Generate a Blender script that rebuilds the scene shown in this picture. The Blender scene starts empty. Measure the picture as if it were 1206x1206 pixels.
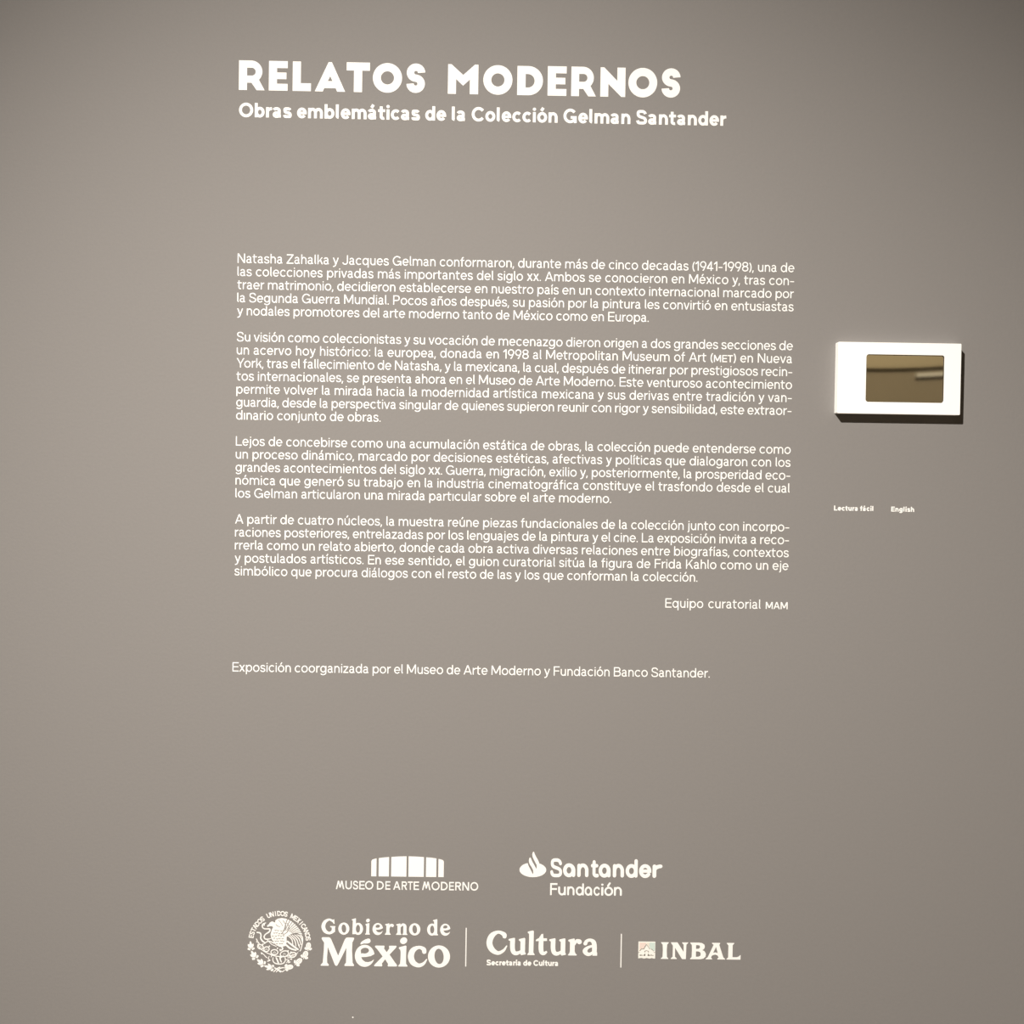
import bpy, math, random
import numpy as np
from mathutils import Vector, Matrix
from mathutils.geometry import delaunay_2d_cdt

# ------------------------------------------------------------------ camera, world, lights, exposure
S = bpy.context.scene
COL = S.collection
CAM_D, CAM_Z, F_PX = 2.6, 1.6, 1293.0
PITCH, YAW, ROLL = math.radians(-1.156), math.radians(-0.611), math.radians(-0.843)

def make_camera():
    cam = bpy.data.cameras.new('camera')
    cam.sensor_width = 36.0
    cam.lens = F_PX / 1206.0 * 36.0
    cam.clip_start = 0.02
    ob = bpy.data.objects.new('camera', cam)
    COL.objects.link(ob)
    r = Matrix.Rotation(YAW, 3, 'Z') @ Matrix.Rotation(PITCH, 3, 'X') @ Matrix.Rotation(ROLL, 3, 'Y')
    right, fwd, up = r.col[0], r.col[1], r.col[2]
    m = Matrix.Identity(4)
    for i in range(3):
        m[i][0] = right[i]; m[i][1] = up[i]; m[i][2] = -fwd[i]
    m[0][3], m[1][3], m[2][3] = 0.0, -CAM_D, CAM_Z
    ob.matrix_world = m
    S.camera = ob
make_camera()

S.view_settings.view_transform = 'Standard'
S.view_settings.look = 'None'
S.view_settings.gamma = 1.0
S.view_settings.use_curve_mapping = False
S.view_settings.exposure = 0.0

w = bpy.data.worlds.new('world'); S.world = w
w.use_nodes = True
w.node_tree.nodes['Background'].inputs[0].default_value = (1, 0.93, 0.84, 1)
w.node_tree.nodes['Background'].inputs[1].default_value = 0.02

def spot(name, loc, aim, energy, size, blend, radius, color):
    l = bpy.data.lights.new(name, 'SPOT')
    l.energy = energy; l.spot_size = math.radians(size); l.spot_blend = blend
    l.shadow_soft_size = radius; l.color = color
    o = bpy.data.objects.new(name, l); COL.objects.link(o)
    o.location = loc
    o.rotation_euler = (Vector(aim) - Vector(loc)).to_track_quat('-Z', 'Y').to_euler()
    return o
WARM = (1.0, 0.93, 0.845)
spot('wall_washer_light', (-1.80, -3.60, 5.16), (0.88, 0.0, -1.05), 3130, 67.5, 1.0, 0.03, WARM)
# added unseen spots that brighten the far wall and soffit mirrored in the window
spot('added_far_light', (2.6, -3.2, 5.1), (3.4, -7.6, 2.5), 640, 95, 0.8, 0.04, (1.0, 0.86, 0.62))
spot('added_far_light', (-2.4, -3.6, 5.1), (-2.8, -7.4, 1.8), 90, 90, 0.8, 0.04, (1.0, 0.86, 0.62))

# ------------------------------------------------------------------ materials
def mat(name, color, rough=0.8, metal=0.0, spec=0.3, grain=0.0, bump=0.0, scale=60.0):
    m = bpy.data.materials.new(name); m.use_nodes = True
    nt = m.node_tree; b = nt.nodes['Principled BSDF']
    b.inputs['Base Color'].default_value = (*color, 1)
    b.inputs['Roughness'].default_value = rough
    b.inputs['Metallic'].default_value = metal
    b.inputs['Specular IOR Level'].default_value = spec
    if grain or bump:
        tc = nt.nodes.new('ShaderNodeTexCoord')
        n = nt.nodes.new('ShaderNodeTexNoise'); n.inputs['Scale'].default_value = scale
        n.inputs['Detail'].default_value = 6
        nt.links.new(tc.outputs['Object'], n.inputs['Vector'])
        if grain:
            mx = nt.nodes.new('ShaderNodeMix'); mx.data_type = 'RGBA'
            mx.inputs[6].default_value = (*[c * (1 - grain) for c in color], 1)
            mx.inputs[7].default_value = (*[min(1, c * (1 + grain)) for c in color], 1)
            nt.links.new(n.outputs['Fac'], mx.inputs[0])
            nt.links.new(mx.outputs[2], b.inputs['Base Color'])
        if bump:
            bp = nt.nodes.new('ShaderNodeBump'); bp.inputs['Strength'].default_value = bump
            bp.inputs['Distance'].default_value = 0.001
            nt.links.new(n.outputs['Fac'], bp.inputs['Height'])
            nt.links.new(bp.outputs['Normal'], b.inputs['Normal'])
    return m
M_WALL = mat('taupe_wall_paint', (0.210, 0.2005, 0.194), 0.85, spec=0.15, grain=0.03, bump=0.25, scale=140)
M_WHITE = mat('white_vinyl', (0.83, 0.83, 0.815), 0.6, spec=0.2)
M_BOX = mat('white_plastic', (0.90, 0.90, 0.885), 0.45, spec=0.3)
M_GLASS = mat('bronze_tinted_glass', (0.86, 0.82, 0.72), 0.03, metal=1.0)
M_RECESS_SHADE = mat('painted_recess_shade', (0.05, 0.042, 0.035), 0.4)  # near-black that carries the shade of the window recess edge
M_CEIL = mat('ceiling_paint', (0.38, 0.35, 0.30), 0.9, spec=0.1, grain=0.03)
M_FLOOR = mat('dark_floor', (0.16, 0.135, 0.11), 0.5, grain=0.15, scale=8)
M_FAR = mat('far_wall_paint', (0.36, 0.32, 0.26), 0.85, spec=0.1, grain=0.03)
M_SOF = mat('tan_soffit_paint', (0.56, 0.50, 0.38), 0.8, spec=0.1, grain=0.03)
M_SHADE = mat('painted_shade', (0.06, 0.05, 0.04), 0.8)  # shade as colour, for the soffit gap and the beam underside
M_PINK = mat('pale_pink_print', (0.72, 0.60, 0.55), 0.7)
M_CREAM = mat('cream_print', (0.72, 0.68, 0.60), 0.7)
M_MINT = mat('pale_mint_print', (0.54, 0.64, 0.60), 0.7)
M_LINE = mat('grey_print_line', (0.30, 0.29, 0.26), 0.7)
M_PALE = mat('off_white_print', (0.80, 0.79, 0.75), 0.7)

# ------------------------------------------------------------------ object helpers
def empty(name, loc, label=None, cat=None, group=None, rz=0.0):
    o = bpy.data.objects.new(name, None); COL.objects.link(o)
    o.location = loc; o.empty_display_size = 0.05
    if label: o['label'] = label
    if cat: o['category'] = cat
    if group: o['group'] = group
    return o
def mesh_obj(name, verts, faces, m, parent=None, loc=None, smooth=False):
    me = bpy.data.meshes.new(name)
    me.from_pydata([tuple(v) for v in verts], [], [tuple(f) for f in faces])
    me.validate(); me.update()
    if m: me.materials.append(m)
    if smooth:
        for p in me.polygons: p.use_smooth = True
    o = bpy.data.objects.new(name, me); COL.objects.link(o)
    if parent: o.parent = parent
    if loc is not None: o.location = loc
    return o
def box_data(x0, x1, y0, y1, z0, z1):
    v = [(x0,y0,z0),(x1,y0,z0),(x1,y1,z0),(x0,y1,z0),(x0,y0,z1),(x1,y0,z1),(x1,y1,z1),(x0,y1,z1)]
    f = [(0,3,2,1),(4,5,6,7),(0,1,5,4),(1,2,6,5),(2,3,7,6),(3,0,4,7)]
    return v, f
def structure(name, data, m):
    o = mesh_obj(name, data[0], data[1], m); o['kind'] = 'structure'; return o

# ------------------------------------------------------------------ 2D shape engine
def arcp(cx, cy, rx, ry, a0, a1, n=None):
    if n is None: n = max(3, int(abs(a1 - a0) / 15))
    return [(cx + rx*math.cos(math.radians(a0 + (a1-a0)*i/n)), cy + ry*math.sin(math.radians(a0 + (a1-a0)*i/n))) for i in range(n+1)]
def bzp(p0, p1, p2, p3, n=7):
    out = []
    for i in range(n+1):
        t = i/n; s = 1-t
        out.append((s**3*p0[0]+3*s*s*t*p1[0]+3*s*t*t*p2[0]+t**3*p3[0], s**3*p0[1]+3*s*s*t*p1[1]+3*s*t*t*p2[1]+t**3*p3[1]))
    return out
def ell(cx, cy, rx, ry, tilt=0, n=28):
    c, s = math.cos(math.radians(tilt)), math.sin(math.radians(tilt))
    return [(cx + rx*math.cos(2*math.pi*i/n)*c - ry*math.sin(2*math.pi*i/n)*s, cy + rx*math.cos(2*math.pi*i/n)*s + ry*math.sin(2*math.pi*i/n)*c) for i in range(n)]
def rect(x0, y0, x1, y1): return [(x0,y0),(x1,y0),(x1,y1),(x0,y1)]
def catmull(pts, n=5):
    P = [pts[0]] + list(pts) + [pts[-1]]; out = []
    for i in range(1, len(P)-2):
        p0, p1, p2, p3 = P[i-1], P[i], P[i+1], P[i+2]
        for k in range(n):
            t = k/n
            out.append(tuple(0.5*((2*p1[j]) + (-p0[j]+p2[j])*t + (2*p0[j]-5*p1[j]+4*p2[j]-p3[j])*t*t + (-p0[j]+3*p1[j]-3*p2[j]+p3[j])*t**3) for j in range(len(p1))))
    out.append(tuple(pts[-1])); return out

class Pen:
    def __init__(s, w=1.6, rnd=False): s.w = w; s.adds = []; s.cuts = []; s.rnd = rnd
    def poly(s, p): s.adds.append(list(p))
    def cut(s, p): s.cuts.append(list(p))
    def path(s, pts, w=None, closed=False, rnd=None):
        q = []
        for p in pts:
            if not q or math.hypot(p[0]-q[-1][0], p[1]-q[-1][1]) > 1e-4: q.append(p)
        if closed and math.hypot(q[0][0]-q[-1][0], q[0][1]-q[-1][1]) < 1e-3: q.pop()
        n = len(q)
        W = w if isinstance(w, (list, tuple)) else [w or s.w]*len(q)
        if isinstance(w, (list, tuple)) and len(w) != n: W = list(w)[:n] + [w[-1]]*(n-len(w))
        L, R = [], []
        for i in range(n):
            a = q[i-1] if (i or closed) else None
            b = q[(i+1) % n] if (i < n-1 or closed) else None
            d1 = d2 = None
            if a: l = math.hypot(q[i][0]-a[0], q[i][1]-a[1]); d1 = ((q[i][0]-a[0])/l, (q[i][1]-a[1])/l)
            if b: l = math.hypot(b[0]-q[i][0], b[1]-q[i][1]); d2 = ((b[0]-q[i][0])/l, (b[1]-q[i][1])/l)
            d1 = d1 or d2; d2 = d2 or d1
            tx, ty = d1[0]+d2[0], d1[1]+d2[1]; l = math.hypot(tx, ty) or 1e-6; tx /= l; ty /= l
            k = min(1.6, 1/max(0.3, tx*d1[0]+ty*d1[1]))*W[i]/2
            L.append((q[i][0]-ty*k, q[i][1]+tx*k)); R.append((q[i][0]+ty*k, q[i][1]-tx*k))
        for i in range(n if closed else n-1):
            j = (i+1) % n
            s.adds.append([R[i], R[j], L[j]]); s.adds.append([R[i], L[j], L[i]])
        if (s.rnd if rnd is None else rnd) and not closed:
            s.adds.append(ell(q[0][0], q[0][1], W[0]/2, W[0]/2, 0, 12)); s.adds.append(ell(q[-1][0], q[-1][1], W[-1]/2, W[-1]/2, 0, 12))
    def line(s, x0, y0, x1, y1, w=None): s.path([(x0,y0),(x1,y1)], w)
    def brush(s, pts, n=5, rnd=True):
        c = catmull(pts, n); s.path([(p[0],p[1]) for p in c], [max(0.05, p[2]) for p in c], rnd=rnd)
    def mesh(s):
        vs, fs = [], []
        for p in s.adds + s.cuts:
            a = sum(p[i-1][0]*p[i][1]-p[i][0]*p[i-1][1] for i in range(len(p)))
            if abs(a) < 1e-6: fs.append(None); continue
            if a < 0: p = p[::-1]
            fs.append(list(range(len(vs), len(vs)+len(p)))); vs += [Vector(v) for v in p]
        na = len(s.adds)
        idx = [i for i, f in enumerate(fs) if f]
        r = delaunay_2d_cdt(vs, [], [fs[i] for i in idx], 1, 1e-4, True)
        tri = []
        for f, of in zip(r[2], r[5]):
            ids = [idx[i] for i in of]
            if any(i < na for i in ids) and not any(i >= na for i in ids): tri.append(tuple(f))
        V = np.array([(v[0], v[1]) for v in r[0]])
        used = sorted({i for t in tri for i in t}); mp = {o: k for k, o in enumerate(used)}
        V = V[used]; T = [tuple(mp[i] for i in t) for t in tri]
        ed = set()
        for t in T:
            for i in range(3): ed.add((t[i], t[(i+1) % 3]))
        B = [e for e in ed if (e[1], e[0]) not in ed]
        return V, np.array(T, dtype=int), np.array(B, dtype=int)

THICK = 0.0004
def solid(parts, name, m, parent=None, base=(0, 0), y0=0.0, thick=THICK):
    """parts: list of ((V,T,B), sx, sy, ox, oz) -> one thin vinyl mesh on the wall (wall plane y=0)"""
    vs, fs, off = [], [], 0
    for (V, T, B), sx, sy, ox, oz in parts:
        n = len(V)
        x = V[:,0]*sx + ox - base[0]; z = V[:,1]*sy + oz - base[1]
        vs.append(np.stack([x, np.full(n, y0 - thick), z], 1)); vs.append(np.stack([x, np.full(n, y0), z], 1))
        fs += (T + off).tolist()
        for a, b in B.tolist(): fs.append([off+b, off+a, off+n+a, off+n+b])
        off += 2*n
    return mesh_obj(name, np.concatenate(vs).tolist(), fs, m, parent)

# ------------------------------------------------------------------ sans alphabet (x-height 8, capital 11, descender -3)
X, CAP, ASC, DSC, OV = 8.0, 11.0, 11.1, -3.0, 0.15
FLAT_A = set()
def sans(ch, w, rnd=False, alt=False):
    p = Pen(w, rnd); h = w/2; e = w-1.6
    q = h if rnd else 0.0          # round ends stay inside the metrics
    RS, SS = 0.50-0.12*e, 0.82-0.22*e      # side bearings: round, straight
    def bowl(cx, rx, cy=X/2, ry=X/2+OV): p.path(arcp(cx, cy, rx-h, ry-h, 0, 360, 28), closed=True)
    def ret(W, l, r): return p, W, l, r
    def shoulder(x0, x1, drop=3.1):   # arch from a stem centred at x0 to a leg centred at x1
        cx = (x0+x1)/2; top = X+OV-h; cy = top-drop+0.0
        p.path(arcp(cx, cy, (x1-x0)/2, drop, 180, 0, 12) + [(x1, 0+q)])
    acc = None
    base = {'á':'a','é':'e','í':'ı','ó':'o','ú':'u','ñ':'n'}.get(ch)
    if base:
        p, W, l, r = sans(base, w, rnd, alt)
        cx = {'á':3.4,'í':h}.get(ch, W/2)
        if ch == 'ñ': p.path(bzp((cx-2.1,9.3),(cx-1.2,11.2),(cx+1.0,8.3),(cx+2.1,10.5),8), w*0.85)
        else: p.path([(cx-0.65,9.0),(cx+0.85,11.4)], w*1.02)
        return p, W, l, r
    if ch == 'o': bowl(3.8+.1*e, 3.8+.1*e); return ret(7.6+.2*e, RS, RS)
    if ch in 'bdpq':
        W = 7.45+.3*e; rx = (W-0.25)/2
        sx = h if ch in 'bp' else W-h; cx = W-rx if ch in 'bp' else rx
        bowl(cx, rx)
        p.line(sx, {'b':q,'d':q}.get(ch, DSC+q), sx, {'b':ASC-q,'d':ASC-q}.get(ch, X-q))
        return ret(W, SS, RS) if ch in 'bp' else ret(W, RS, SS)
    if ch == 'g':
        W = 7.3+.3*e; rx = (W-0.25)/2
        bowl(rx, rx, 4.15, X/2-OV+.15)
        p.path([(W-h, X-q), (W-h, 0.4)] + arcp(W/2-h*.4, 0.2, W/2-h*.6, 3.25-h, 0, -150, 10))
        return ret(W, RS, SS)
    if ch == 'n':
        W = 6.55+0.85*e; p.line(h, q, h, X-q); shoulder(h, W-h); return ret(W, SS, SS-.05)
    if ch == 'h':
        W = 6.55+0.85*e; p.line(h, q, h, ASC-q); shoulder(h, W-h); return ret(W, SS, SS-.05)
    if ch == 'm':
        W = 11.3+0.3*e; p.line(h, q, h, X-q); shoulder(h, W/2, 2.7); shoulder(W/2, W-h, 2.7); return ret(W, SS, SS-.05)
    if ch == 'u':
        W = 6.55+0.85*e; p.line(W-h, q, W-h, X-q); cx = W/2
        p.path([(h, X-q)] + arcp(cx, 3.1-OV+h, cx-h, 3.1, 180, 360, 12)); return ret(W, SS-.05, SS)
    if ch in 'iıj':
        if ch == 'j':
            W = w+0.2; p.path([(1.1+h, X-q),(1.1+h, -0.6)] + arcp(-0.5+h, -0.6, 1.6, 2.4-h*0.9, 0, -85, 6)); cx = 1.1+h
            p.poly(ell(cx, 10.1+.1*e, w*.58, w*.56, 0, 14)); return ret(1.1+w, 0.1, SS)
        p.line(h, q, h, X-q)
        if ch == 'i': p.poly(ell(h, 10.1+.1*e, w*.58, w*.56, 0, 14))
        return ret(w, SS, SS)
    if ch == 'l':
        if alt: p.line(h, q, h, ASC-q); return ret(w, SS, SS)
        p.path([(h, ASC-q), (h, 1.9)] + arcp(h+1.3, 1.9, 1.3, 1.9-h, 180, 262, 5)); return ret(w+1.0, SS, 0.2)
    if ch == 'a' and alt:
        W = 7.2+.3*e; rx = (W-0.25)/2
        bowl(rx, rx); p.line(W-h, q, W-h, X/2); p.path(arcp(rx, X/2, W-h-rx, X/2+OV-h, 0, 90, 8)); return ret(W, RS, SS)
    if ch == 'a':
        W = 7.2+.6*e; sx = 5.7+.6*e-h
        p.path(arcp((0.75+sx)/2+.05, 5.55, (sx-0.75)/2+.02, X+OV-h-5.55, 163, 0, 10) + [(sx, 2.0)] + arcp(sx+1.4, 2.0, 1.4, 2.0-h*.95, 180, 268, 5))
        ry = (4.85+OV)/2
        p.path([(sx, 4.85-h), (2.6+.2*e, 4.85-h)] + arcp(2.6+.2*e, ry-OV, 2.6+.2*e-h, ry-h, 90, 270, 10) + [(3.2, h-OV)] + bzp((3.2,h-OV),(4.6,h-OV),(sx-.2,1.2),(sx,2.6),5))
        return ret(W, RS, 0.12)
    if ch == 'e':
        W = 7.3+.3*e; c = W/2
        p.path(arcp(c, X/2, c-h, X/2+OV-h, 0, 322, 24)); p.line(h, X/2, W-h*0.9, X/2, w*.88)
        p.poly(rect(W-w, X/2-w*.44, W, X/2+.1)); return ret(W, RS, RS-.05)
    if ch == 'c':
        W = 7.0+.3*e; c = W/2+.25
        p.path(arcp(c, X/2, c-h, X/2+OV-h, 42, 318, 20)); return ret(W, RS, RS-.15)
    if ch == 's':
        W = 6.2+.7*e; a, b = h, W-h; T = X+OV-h; Bm = h-OV
        p.path(bzp((b-.15,6.1),(b-.6,T-.1),(W/2+.8,T),(W/2,T),6) + bzp((W/2,T),(1.5,T),(a+.15,7.1),(a+.15,5.95),5) + bzp((a+.15,5.95),(a+.15,4.5),(1.9,4.3),(W/2,4.02),5)
               + bzp((W/2,4.02),(W-1.9,3.7),(b,3.5),(b,2.1),5) + bzp((b,2.1),(b,.9),(W-1.5,Bm),(W/2,Bm),5) + bzp((W/2,Bm),(W/2-1.6,Bm),(a+.1,.9),(a-.1,2.2),6)); return ret(W, RS-.05, RS-.05)
    if ch == 't':
        W = 5.3+.4*e; sx = 1.25+h
        p.path([(sx, 10.2-q), (sx, 2.3)] + arcp(sx+1.75, 2.3, 1.75, 2.3+OV-h, 180, 292, 8)); p.line(q, X-h, W-.15-q, X-h, w*.95); return ret(W, 0.2, 0.3)
    if ch == 'f':
        W = 5.0+.4*e; sx = 1.3+h
        p.path([(sx, q), (sx, 8.9)] + arcp(sx+1.7, 8.9, 1.7, 2.35-h, 180, 82, 7)); p.line(q, X-h, W-.2-q, X-h, w*.95); return ret(W, 0.2, 0.05)
    if ch == 'r':
        W = 4.3+.5*e; p.line(h, q, h, X-q)
        p.path(arcp(W+.1, 4.3, W+.1-h, X+.05-h-4.3, 180, 92, 8)); return ret(W, SS, 0.15)
    if ch == 'v':
        W = 7.2+.7*e; k = w*1.08
        p.poly([(0,X),(k,X),(W/2+.0,1.9*w/1.6),(W-k,X),(W,X),(W/2+k*.52,0),(W/2-k*.52,0)]); return ret(W, .2, .2)
    if ch == 'y':
        W = 7.2+.7*e; k = w*1.08
        p.poly([(0,X),(k,X),(W/2+.35,2.1),(W/2-k*.35,0.2)])
        p.path([(W-k/2, X), (W/2+.05, 0.0)] + bzp((W/2+.05,0.0),(W/2-.55,-1.6),(W/2-1.2,DSC+h),(0.4,DSC+h),6)); return ret(W, .2, .2)
    if ch == 'x':
        W = 6.9+.4*e; k = w*1.1
        p.poly([(0,X),(k*1.15,X),(W,0),(W-k*1.15,0)]); p.poly([(W,X),(W-k*1.15,X),(0,0),(k*1.15,0)]); return ret(W, .25, .25)
    if ch == 'z':
        W = 6.2+.6*e; p.poly(rect(0.1,X-w,W-.1,X)); p.poly(rect(0,0,W,w)); p.poly([(0,w*.9),(W-w*1.3,X-w*.9),(W-.1,X-w*.9),(w*1.4,w*.9)]); return ret(W, .5, .5)
    if ch == 'k':
        W = 6.6+.4*e; p.line(h, q, h, ASC-q); k = w*1.15
        p.poly([(w*.6,2.6),(W-.3-k,X),(W-.3,X),(w*.6,2.6-w*1.1+.3)]); p.poly([(2.6,5.0),(3.7,6.0),(W,0),(W-k,0)]); return ret(W, SS, .1)
    if ch == 'w':
        W = 10.6; k = w
        p.poly([(0,X),(k,X),(W*.27+.4,1.5),(W/2,7.4),(W*.73-.4,1.5),(W-k,X),(W,X),(W*.73+.7,0),(W*.73-.7,0),(W/2,5),(W*.27+.7,0),(W*.27-.7,0)]); return ret(W, .2, .2)
    # capitals
    if ch == 'N':
        W = 8.9+0.5*e; k = w*1.25
        p.poly(rect(0,0,w,CAP)); p.poly(rect(W-w,0,W,CAP)); p.poly([(0,CAP),(k,CAP),(W,0),(W-k,0)]); return ret(W, .9, .95)
    if ch == 'M':
        W = 10.9+0.6*e; k = w*1.2
        p.poly(rect(0,0,w,CAP)); p.poly(rect(W-w,0,W,CAP)); p.poly([(0,CAP),(k,CAP),(W/2+k*.5,1.6),(W/2-k*.5,1.6)]); p.poly([(W,CAP),(W-k,CAP),(W/2-k*.5,1.6),(W/2+k*.5,1.6)]); return ret(W, .9, .95)
    if ch == 'Μ':   # splayed M of the museum wordmark
        W = 11.6; k = w*1.05
        p.poly([(0,0),(k,0),(2.6+k,CAP),(2.6,CAP)][::1]); p.poly([(W,0),(W-k,0),(W-2.6-k,CAP),(W-2.6,CAP)])
        p.poly([(2.6,CAP),(2.7+k,CAP),(W/2+k*.45,2.0),(W/2-k*.45,2.0)]); p.poly([(W-2.6,CAP),(W-2.7-k,CAP),(W/2-k*.45,2.0),(W/2+k*.45,2.0)]); return ret(W, .3, .3)
    if ch == 'A':
        W = 9.8+.3*e; k = w*1.08; m = W/2
        p.poly([(0,0),(k,0),(m+k*.12,CAP-.9*w),(m+k*.55,CAP),(m-k*.55,CAP)]); p.poly([(W,0),(W-k,0),(m-k*.12,CAP-.9*w),(m-k*.55,CAP),(m+k*.55,CAP)]); p.poly(rect(1.9+.3*e,2.7,W-1.9-.3*e,2.7+w*.95)); return ret(W, .2, .2)
    if ch in 'EFL':
        W = {'E':7.5,'F':7.2,'L':7.1}[ch]+.4*e; p.poly(rect(0,0,w,CAP))
        if ch != 'L': p.poly(rect(0,CAP-w*.97,W,CAP)); p.poly(rect(0,5.6-w*.47,W-.4,5.6+w*.47))
        if ch != 'F': p.poly(rect(0,0,W+.1,w*.97))
        return ret(W, .95, .4 if ch != 'L' else .25)
    if ch in 'PBR':
        W = {'P':7.9,'B':8.4,'R':8.3}[ch]+.3*e; p.poly(rect(0,0,w,CAP)); yb = {'P':4.4,'B':5.3,'R':4.7}[ch]; r = (CAP-yb)/2
        wx = W-(0.5 if ch == 'B' else .1 if ch == 'P' else .3)
        p.path([(w*.5, CAP-h), (wx-r, CAP-h)] + arcp(wx-r, yb+r, r-h, r-h, 90, -90, 12) + [(w*.5, yb+h)])
        if ch == 'B': r2 = (yb+w)/2; p.path([(w*.5, yb+h),(W-r2, yb+h)] + arcp(W-r2, r2, r2-h, r2-h, 90, -90, 12) + [(w*.5, h)])
        if ch == 'R': k = w*1.2; p.poly([(3.2,yb+w*.6),(3.4+k,yb+w*.6),(W,0),(W-k,0)])
        return ret(W, .95, .5)
    if ch == 'D':
        W = 9.2+0.5*e; p.poly(rect(0,0,w,CAP)); r = CAP/2
        p.path([(w*.5, CAP-h), (W-r, CAP-h)] + arcp(W-r, r, r-h, r-h, 90, -90, 14) + [(w*.5, h)]); return ret(W, .95, .55)
    if ch == 'O':
        W = 10.8+.3*e; p.path(arcp(W/2, CAP/2, W/2-h, CAP/2+OV-h, 0, 360, 32), closed=True); return ret(W, .55, .55)
    if ch == 'Q': 
        W = 10.8+.3*e; p.path(arcp(W/2, CAP/2, W/2-h, CAP/2+OV-h, 0, 360, 32), closed=True); p.line(W*.6,3,W,-.3); return ret(W, .55, .55)
    if ch == 'C':
        W = 9.7+.3*e; c = W/2+.4; p.path(arcp(c, CAP/2, c-h, CAP/2+OV-h, 38, 322, 24)); return ret(W, .55, .35)
    if ch == 'G':
        W = 10.2+.3*e; c = W/2+.1; p.path(arcp(c, CAP/2, c-h, CAP/2+OV-h, 38, 345, 24)); p.poly(rect(W/2+.4, 5.4-w*.9, W, 5.4)); p.poly(rect(W-w, 0, W, 5.4)); return ret(W, .55, .8)
    if ch == 'S':
        W = 8.2+.4*e; a, b = h+.1, W-h; T = CAP+OV-h; Bm = h-OV; m = CAP/2
        p.path(bzp((b-.2,8.0),(b-.5,T-.4),(W/2+1.2,T),(W/2,T),6) + bzp((W/2,T),(2,T),(a+.2,9.9),(a+.2,8.2),5) + bzp((a+.2,8.2),(a+.2,6.2),(2.6,6.0),(W/2,m),5)
               + bzp((W/2,m),(W-2.4,5.0),(b,4.6),(b,2.9),5) + bzp((b,2.9),(b,1.1),(W-1.9,Bm),(W/2,Bm),5) + bzp((W/2,Bm),(W/2-2,Bm),(a+.2,1.0),(a-.1,3.0),6)); return ret(W, .5, .5)
    if ch == 'T':
        W = 8.4+.4*e; p.poly(rect(0,CAP-w*.97,W,CAP)); p.poly(rect(W/2-h,0,W/2+h,CAP)); return ret(W, .25, .25)
    if ch == 'I': p.poly(rect(0,0,w,CAP)); return ret(w, .95, .95)
    if ch == 'U':
        W = 8.8+0.5*e; c = W/2; p.path([(h,CAP)] + arcp(c, c-OV, c-h, c-h, 180, 360, 14) + [(W-h,CAP)]); return ret(W, .85, .85)
    if ch == 'J':
        W = 6.8+.4*e; c = (W)/2; p.path([(W-h,CAP)] + arcp(c, c-OV, c-h, c-h, 0, -168, 12)); return ret(W, .4, .9)
    if ch == 'K':
        W = 8.7+.3*e; k = w*1.2; p.poly(rect(0,0,w,CAP)); p.poly([(w*.5,3.2),(W-.4-k,CAP),(W-.3,CAP),(w*.5,3.3-w*.9)]); p.poly([(3.0,6.1),(4.1,7.4),(W,0),(W-k,0)]); return ret(W, .95, .15)
    if ch == 'Y':
        W = 9.2+.3*e; k = w*1.15; m = W/2; p.poly(rect(m-h,0,m+h,4.9)); p.poly([(0,CAP),(k,CAP),(m+h*.6,4.6),(m-h,4.2)]); p.poly([(W,CAP),(W-k,CAP),(m-h*.6,4.6),(m+h,4.2)]); return ret(W, .1, -.6)
    if ch == 'Z':
        W = 8.2+.4*e; p.poly(rect(.2,CAP-w,W-.1,CAP)); p.poly(rect(0,0,W,w)); p.poly([(0,w*.9),(W-w*1.3,CAP-w*.9),(W-.1,CAP-w*.9),(w*1.4,w*.9)]); return ret(W, .5, .5)
    if ch == 'X':
        W = 9.0+.4*e; k = w*1.3; p.poly([(0.2,CAP),(k+.2,CAP),(W,0),(W-k,0)]); p.poly([(W-.2,CAP),(W-.2-k,CAP),(0,0),(k,0)]); return ret(W, .3, .3)
    # figures and points
    if ch == '1': W = 3.9; p.poly(rect(W-w,0,W,CAP)); p.poly([(W-w*.5,CAP),(W-w,CAP),(0,8.6),(0,7.1),(W-w*.5,9.3)]); return ret(W, .3, .95)
    if ch == '9':
        W = 7.4; p.path(arcp(W/2, 7.3, W/2-h, 3.85-h, 0, 360, 22), closed=True); p.poly([(W-.35,5.6),(W-w*1.0,4.9),(2.6,0),(4.5,0)]); return ret(W, .5, .5)
    if ch == '4':
        W = 7.6; p.poly(rect(5.0-h,0,5.0+h,CAP)); p.poly(rect(0,2.2,W,2.2+w*.95)); p.poly([(0,2.4),(0,3.9),(4.4,CAP),(5.0+h,CAP),(1.6,3.2)]); return ret(W, .3, .3)
    if ch == '8':
        W = 7.5; p.path(arcp(W/2, 8.2, W/2-h-.3, 2.95-h, 0, 360, 20), closed=True); p.path(arcp(W/2, 3.1, W/2-h, 3.25-h, 0, 360, 22), closed=True); return ret(W, .5, .5)
    if ch == '.': p.poly(ell(w*.58, w*.55, w*.6, w*.6, 0, 14)); return ret(w*1.16, .55, .7)
    if ch == ',': p.poly([(0.2,w*1.1),(w*1.3,w*1.1),(w*.55,-1.7),(-.35,-1.7)]); return ret(w*1.2, .45, .7)
    if ch == ':': p.poly(ell(w*.58, w*.55, w*.6, w*.6, 0, 14)); p.poly(ell(w*.58, X-w*.55, w*.6, w*.6, 0, 14)); return ret(w*1.16, .65, .7)
    if ch == '-': p.poly(rect(0, 3.6, 4.7, 3.6+w*.9)); return ret(4.7, .6, .5)
    if ch == '(': W = 3.0; p.path(arcp(5.6, 4.6, 5.6-h, 7.2, 130, 230, 9)); return ret(W, .6, .2)
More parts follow.
